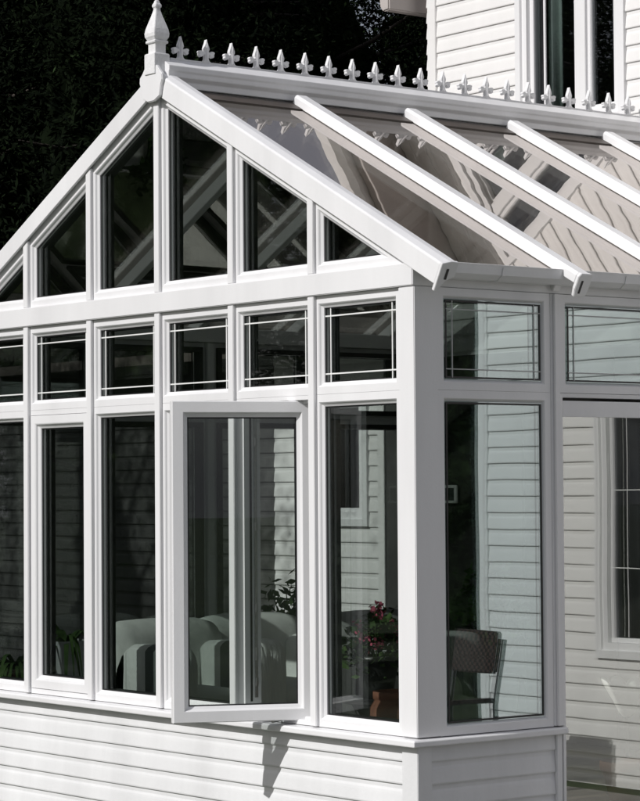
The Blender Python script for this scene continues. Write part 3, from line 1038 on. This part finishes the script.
# wicker chair on the patio to the right (seen mirrored in the side window)
wcx, wcy = 2.70, 2.50
wk = thing('wicker_chair', (wcx, wcy, GZ + .012), 'dark woven wicker chair on the patio, mirrored in the tall side window', 'chair')
zb = GZ + .012
MB().box(wcx - .24, wcx + .24, zb + .40, zb + .46, wcy - .26, wcy + .26).build('seat', WICK, wk, .015)
bk = MB()
bk.add([(wcx - .21, wcy + .22, zb + .80), (wcx + .21, wcy + .22, zb + .80), (wcx + .21, wcy + .27, zb + 1.07), (wcx - .21, wcy + .27, zb + 1.07), (wcx - .21, wcy + .25, zb + .80), (wcx + .21, wcy + .25, zb + .80), (wcx + .21, wcy + .30, zb + 1.07), (wcx - .21, wcy + .30, zb + 1.07)],
       [(0, 1, 2, 3), (4, 7, 6, 5), (0, 4, 5, 1), (2, 6, 7, 3), (0, 3, 7, 4), (1, 5, 6, 2)])
bk.build('backrest', WICK, wk, .01)
for sx in (-1, 1):
    MB().tube([(wcx + sx * .22, wcy - .24, zb), (wcx + sx * .22, wcy - .24, zb + .62)], .018, 8).build('leg', IRON, wk)
    MB().tube([(wcx + sx * .22, wcy + .22, zb), (wcx + sx * .22, wcy + .22, zb + .60), (wcx + sx * .22, wcy + .30, zb + 1.02)], .018, 8).build('leg', IRON, wk)
    MB().box(wcx + sx * .22 - .03, wcx + sx * .22 + .03, zb + .621, zb + .65, wcy - .27, wcy + .20).build('armrest', WICK, wk, .008)

# ------------------------------------------------------------------ trees
def tree_mesh(seed, h, rad, nleaf, needle):
    random.seed(seed)
    tr, cr_ = MB(), MB()
    lean = Vector((random.uniform(-.3, .3), random.uniform(-.3, .3), 0))
    tr.tube([Vector((0, 0, 0)), Vector((0, 0, h * .3)) + lean * .3, Vector((0, 0, h * .6)) + lean * .6, Vector((0, 0, h * .93)) + lean], [.22, .17, .10, .02], 9)
    tips = []
    for k in range(90):
        t = random.uniform(.10, .97) ** .85
        an = random.uniform(0, 6.28)
        prof = (1 - t) ** .7 if needle else math.sin(math.pi * min(1, t * .95)) ** .6
        L = rad * prof * random.uniform(.75, 1.1)
        p0 = Vector((0, 0, h * t)) + lean * t
        d = Vector((math.cos(an), math.sin(an), -.12 if needle else .3))
        p1 = p0 + d * L * .5 + Vector((0, 0, -.1))
        p2 = p0 + d * L
        if k < 34: tr.tube([p0, p1, p2], [.06 * (1 - t) + .02, .03, .008], 5)
        tips.append((p0, p2, L))
    # dense dark inside and leafy clumps along the limbs
    per = nleaf // 90
    for p0, p2, L in tips:
        for j in range(per):
            t = random.uniform(.15, 1.08)
            c = p0.lerp(p2, t)
            sp_ = .18 + .20 * L * (1 - .4 * t)
            if j % 9 == 0: cl = c + Vector((random.gauss(0, sp_), random.gauss(0, sp_), random.gauss(0, sp_ * .55)))
            p = cl + Vector((random.gauss(0, .16), random.gauss(0, .16), random.gauss(0, .07)))
            n_ = Vector((0, 0, 1)) + rnd() * .8
            leaf_quad(cr_, p, n_, random.uniform(.03, .06), 2.6 if needle else 1.5)
    core = MB()
    vs, fs = [], []
    seg, rings = 84, 90
    for i in range(rings + 1):
        t = i / rings
        z = h * (.02 + .90 * t)
        prof = (1 - t) ** .75 if needle else max(.02, math.sin(math.pi * (.08 + .9 * t)) ** .7)
        for k in range(seg):
            an = 2 * math.pi * k / seg
            q3 = Vector((math.cos(an) * 1.8, math.sin(an) * 1.8, t * 6 + seed))
            w = 1 + .45 * noise.noise(q3) + .25 * noise.noise(q3 * 3.1) + random.uniform(-.05, .05)
            r0 = rad * .30 * prof * w + .04
            vs.append(Vector((r0 * math.cos(an), r0 * math.sin(an), z + random.uniform(-.03, .03))) + lean * t)
    for i in range(rings):
        for k in range(seg):
            k2 = (k + 1) % seg
            fs.append((i * seg + k, i * seg + k2, (i + 1) * seg + k2, (i + 1) * seg + k))
    cr_.add(vs, fs)
    return tr, cr_

protos = {}
def get_proto(key, name, label, cat, group):
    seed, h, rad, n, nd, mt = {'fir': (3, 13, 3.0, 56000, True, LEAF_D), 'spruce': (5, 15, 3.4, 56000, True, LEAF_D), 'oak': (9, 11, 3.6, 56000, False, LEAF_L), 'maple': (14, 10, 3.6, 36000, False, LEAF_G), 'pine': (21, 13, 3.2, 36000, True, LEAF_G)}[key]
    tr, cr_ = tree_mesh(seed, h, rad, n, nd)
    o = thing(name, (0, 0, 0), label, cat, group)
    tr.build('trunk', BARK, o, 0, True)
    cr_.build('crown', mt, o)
    return o
def place_tree(key, x, y, rz, s, label, group):
    if key not in protos:
        o = get_proto(key, {'fir': 'fir_tree', 'spruce': 'spruce_tree', 'oak': 'broadleaf_tree', 'maple': 'maple_tree', 'pine': 'pine_tree'}[key], label, 'tree', group)
        protos[key] = o
    else:
        src = protos[key]
        o = src.copy()
        col.objects.link(o)
        for ch in src.children:
            c = ch.copy()
            col.objects.link(c)
            c.parent = o
    o.location = (x, y, GZ)
    o.rotation_euler = (0, 0, rz)
    s = min(s, 1.12)
    o.scale = (s, s, s)
    tag(o, label, 'tree', group)
    return o
BGL = 'dark evergreen tree in the unlit wood behind the conservatory'
BGG = 'dark trees behind the conservatory'
k = 0
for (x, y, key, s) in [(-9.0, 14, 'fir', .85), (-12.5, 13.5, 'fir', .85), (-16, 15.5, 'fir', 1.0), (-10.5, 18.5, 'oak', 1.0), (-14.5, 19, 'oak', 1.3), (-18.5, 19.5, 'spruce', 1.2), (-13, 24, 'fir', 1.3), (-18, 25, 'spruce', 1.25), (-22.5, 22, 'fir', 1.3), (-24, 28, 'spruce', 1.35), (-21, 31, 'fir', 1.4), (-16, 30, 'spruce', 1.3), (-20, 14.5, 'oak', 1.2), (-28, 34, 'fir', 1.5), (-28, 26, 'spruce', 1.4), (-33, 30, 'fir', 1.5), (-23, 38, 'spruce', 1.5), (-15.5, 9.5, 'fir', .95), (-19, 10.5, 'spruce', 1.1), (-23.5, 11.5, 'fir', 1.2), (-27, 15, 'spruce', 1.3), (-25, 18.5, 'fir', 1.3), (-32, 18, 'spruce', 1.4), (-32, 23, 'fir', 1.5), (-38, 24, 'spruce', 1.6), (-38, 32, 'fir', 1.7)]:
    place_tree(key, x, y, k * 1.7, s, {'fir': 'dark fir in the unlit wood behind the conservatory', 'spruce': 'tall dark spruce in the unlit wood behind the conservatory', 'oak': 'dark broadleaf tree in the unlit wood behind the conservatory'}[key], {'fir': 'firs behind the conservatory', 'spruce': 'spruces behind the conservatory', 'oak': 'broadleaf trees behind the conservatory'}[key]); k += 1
for (x, y, key, s) in [(-9.3, -4.5, 'maple', .95), (-13, -7.5, 'pine', .9), (-12, -12.5, 'maple', 1.0), (-17, -9, 'pine', 1.1), (-16.5, -14, 'maple', 1.1), (-21, -12, 'pine', 1.1), (-20.5, -17.5, 'pine', 1.2), (-25, -15, 'maple', 1.3), (-9.5, -13.5, 'pine', .8), (-17.5, -4.5, 'maple', 1.1), (-24, -21, 'pine', 1.3)]:
    place_tree(key, x, y, k * 1.7, s, {'pine': 'green pine across the front garden, mirrored in the front panes', 'maple': 'leafy green maple across the front garden, mirrored in the front panes'}[key], {'pine': 'pines across the garden', 'maple': 'maples across the garden'}[key]); k += 1
for (x, y, key, s) in [(7.2, 7.0, 'oak', .6), (9.5, 10.5, 'fir', .9), (12, 8.5, 'oak', .9), (13, 13, 'spruce', 1.0), (17, 11.5, 'fir', 1.1), (17, 17, 'oak', 1.2), (22, 18, 'spruce', 1.2)]:
    place_tree(key, x, y, k * 1.7, s, {'fir': 'fir beyond the right house corner, mirrored in the side window', 'spruce': 'spruce beyond the right house corner, mirrored in the side window', 'oak': 'broadleaf tree beyond the right house corner, mirrored in the side window'}[key], {'fir': 'firs beyond the right corner', 'spruce': 'spruces beyond the right corner', 'oak': 'broadleaf trees beyond the right corner'}[key]); k += 1
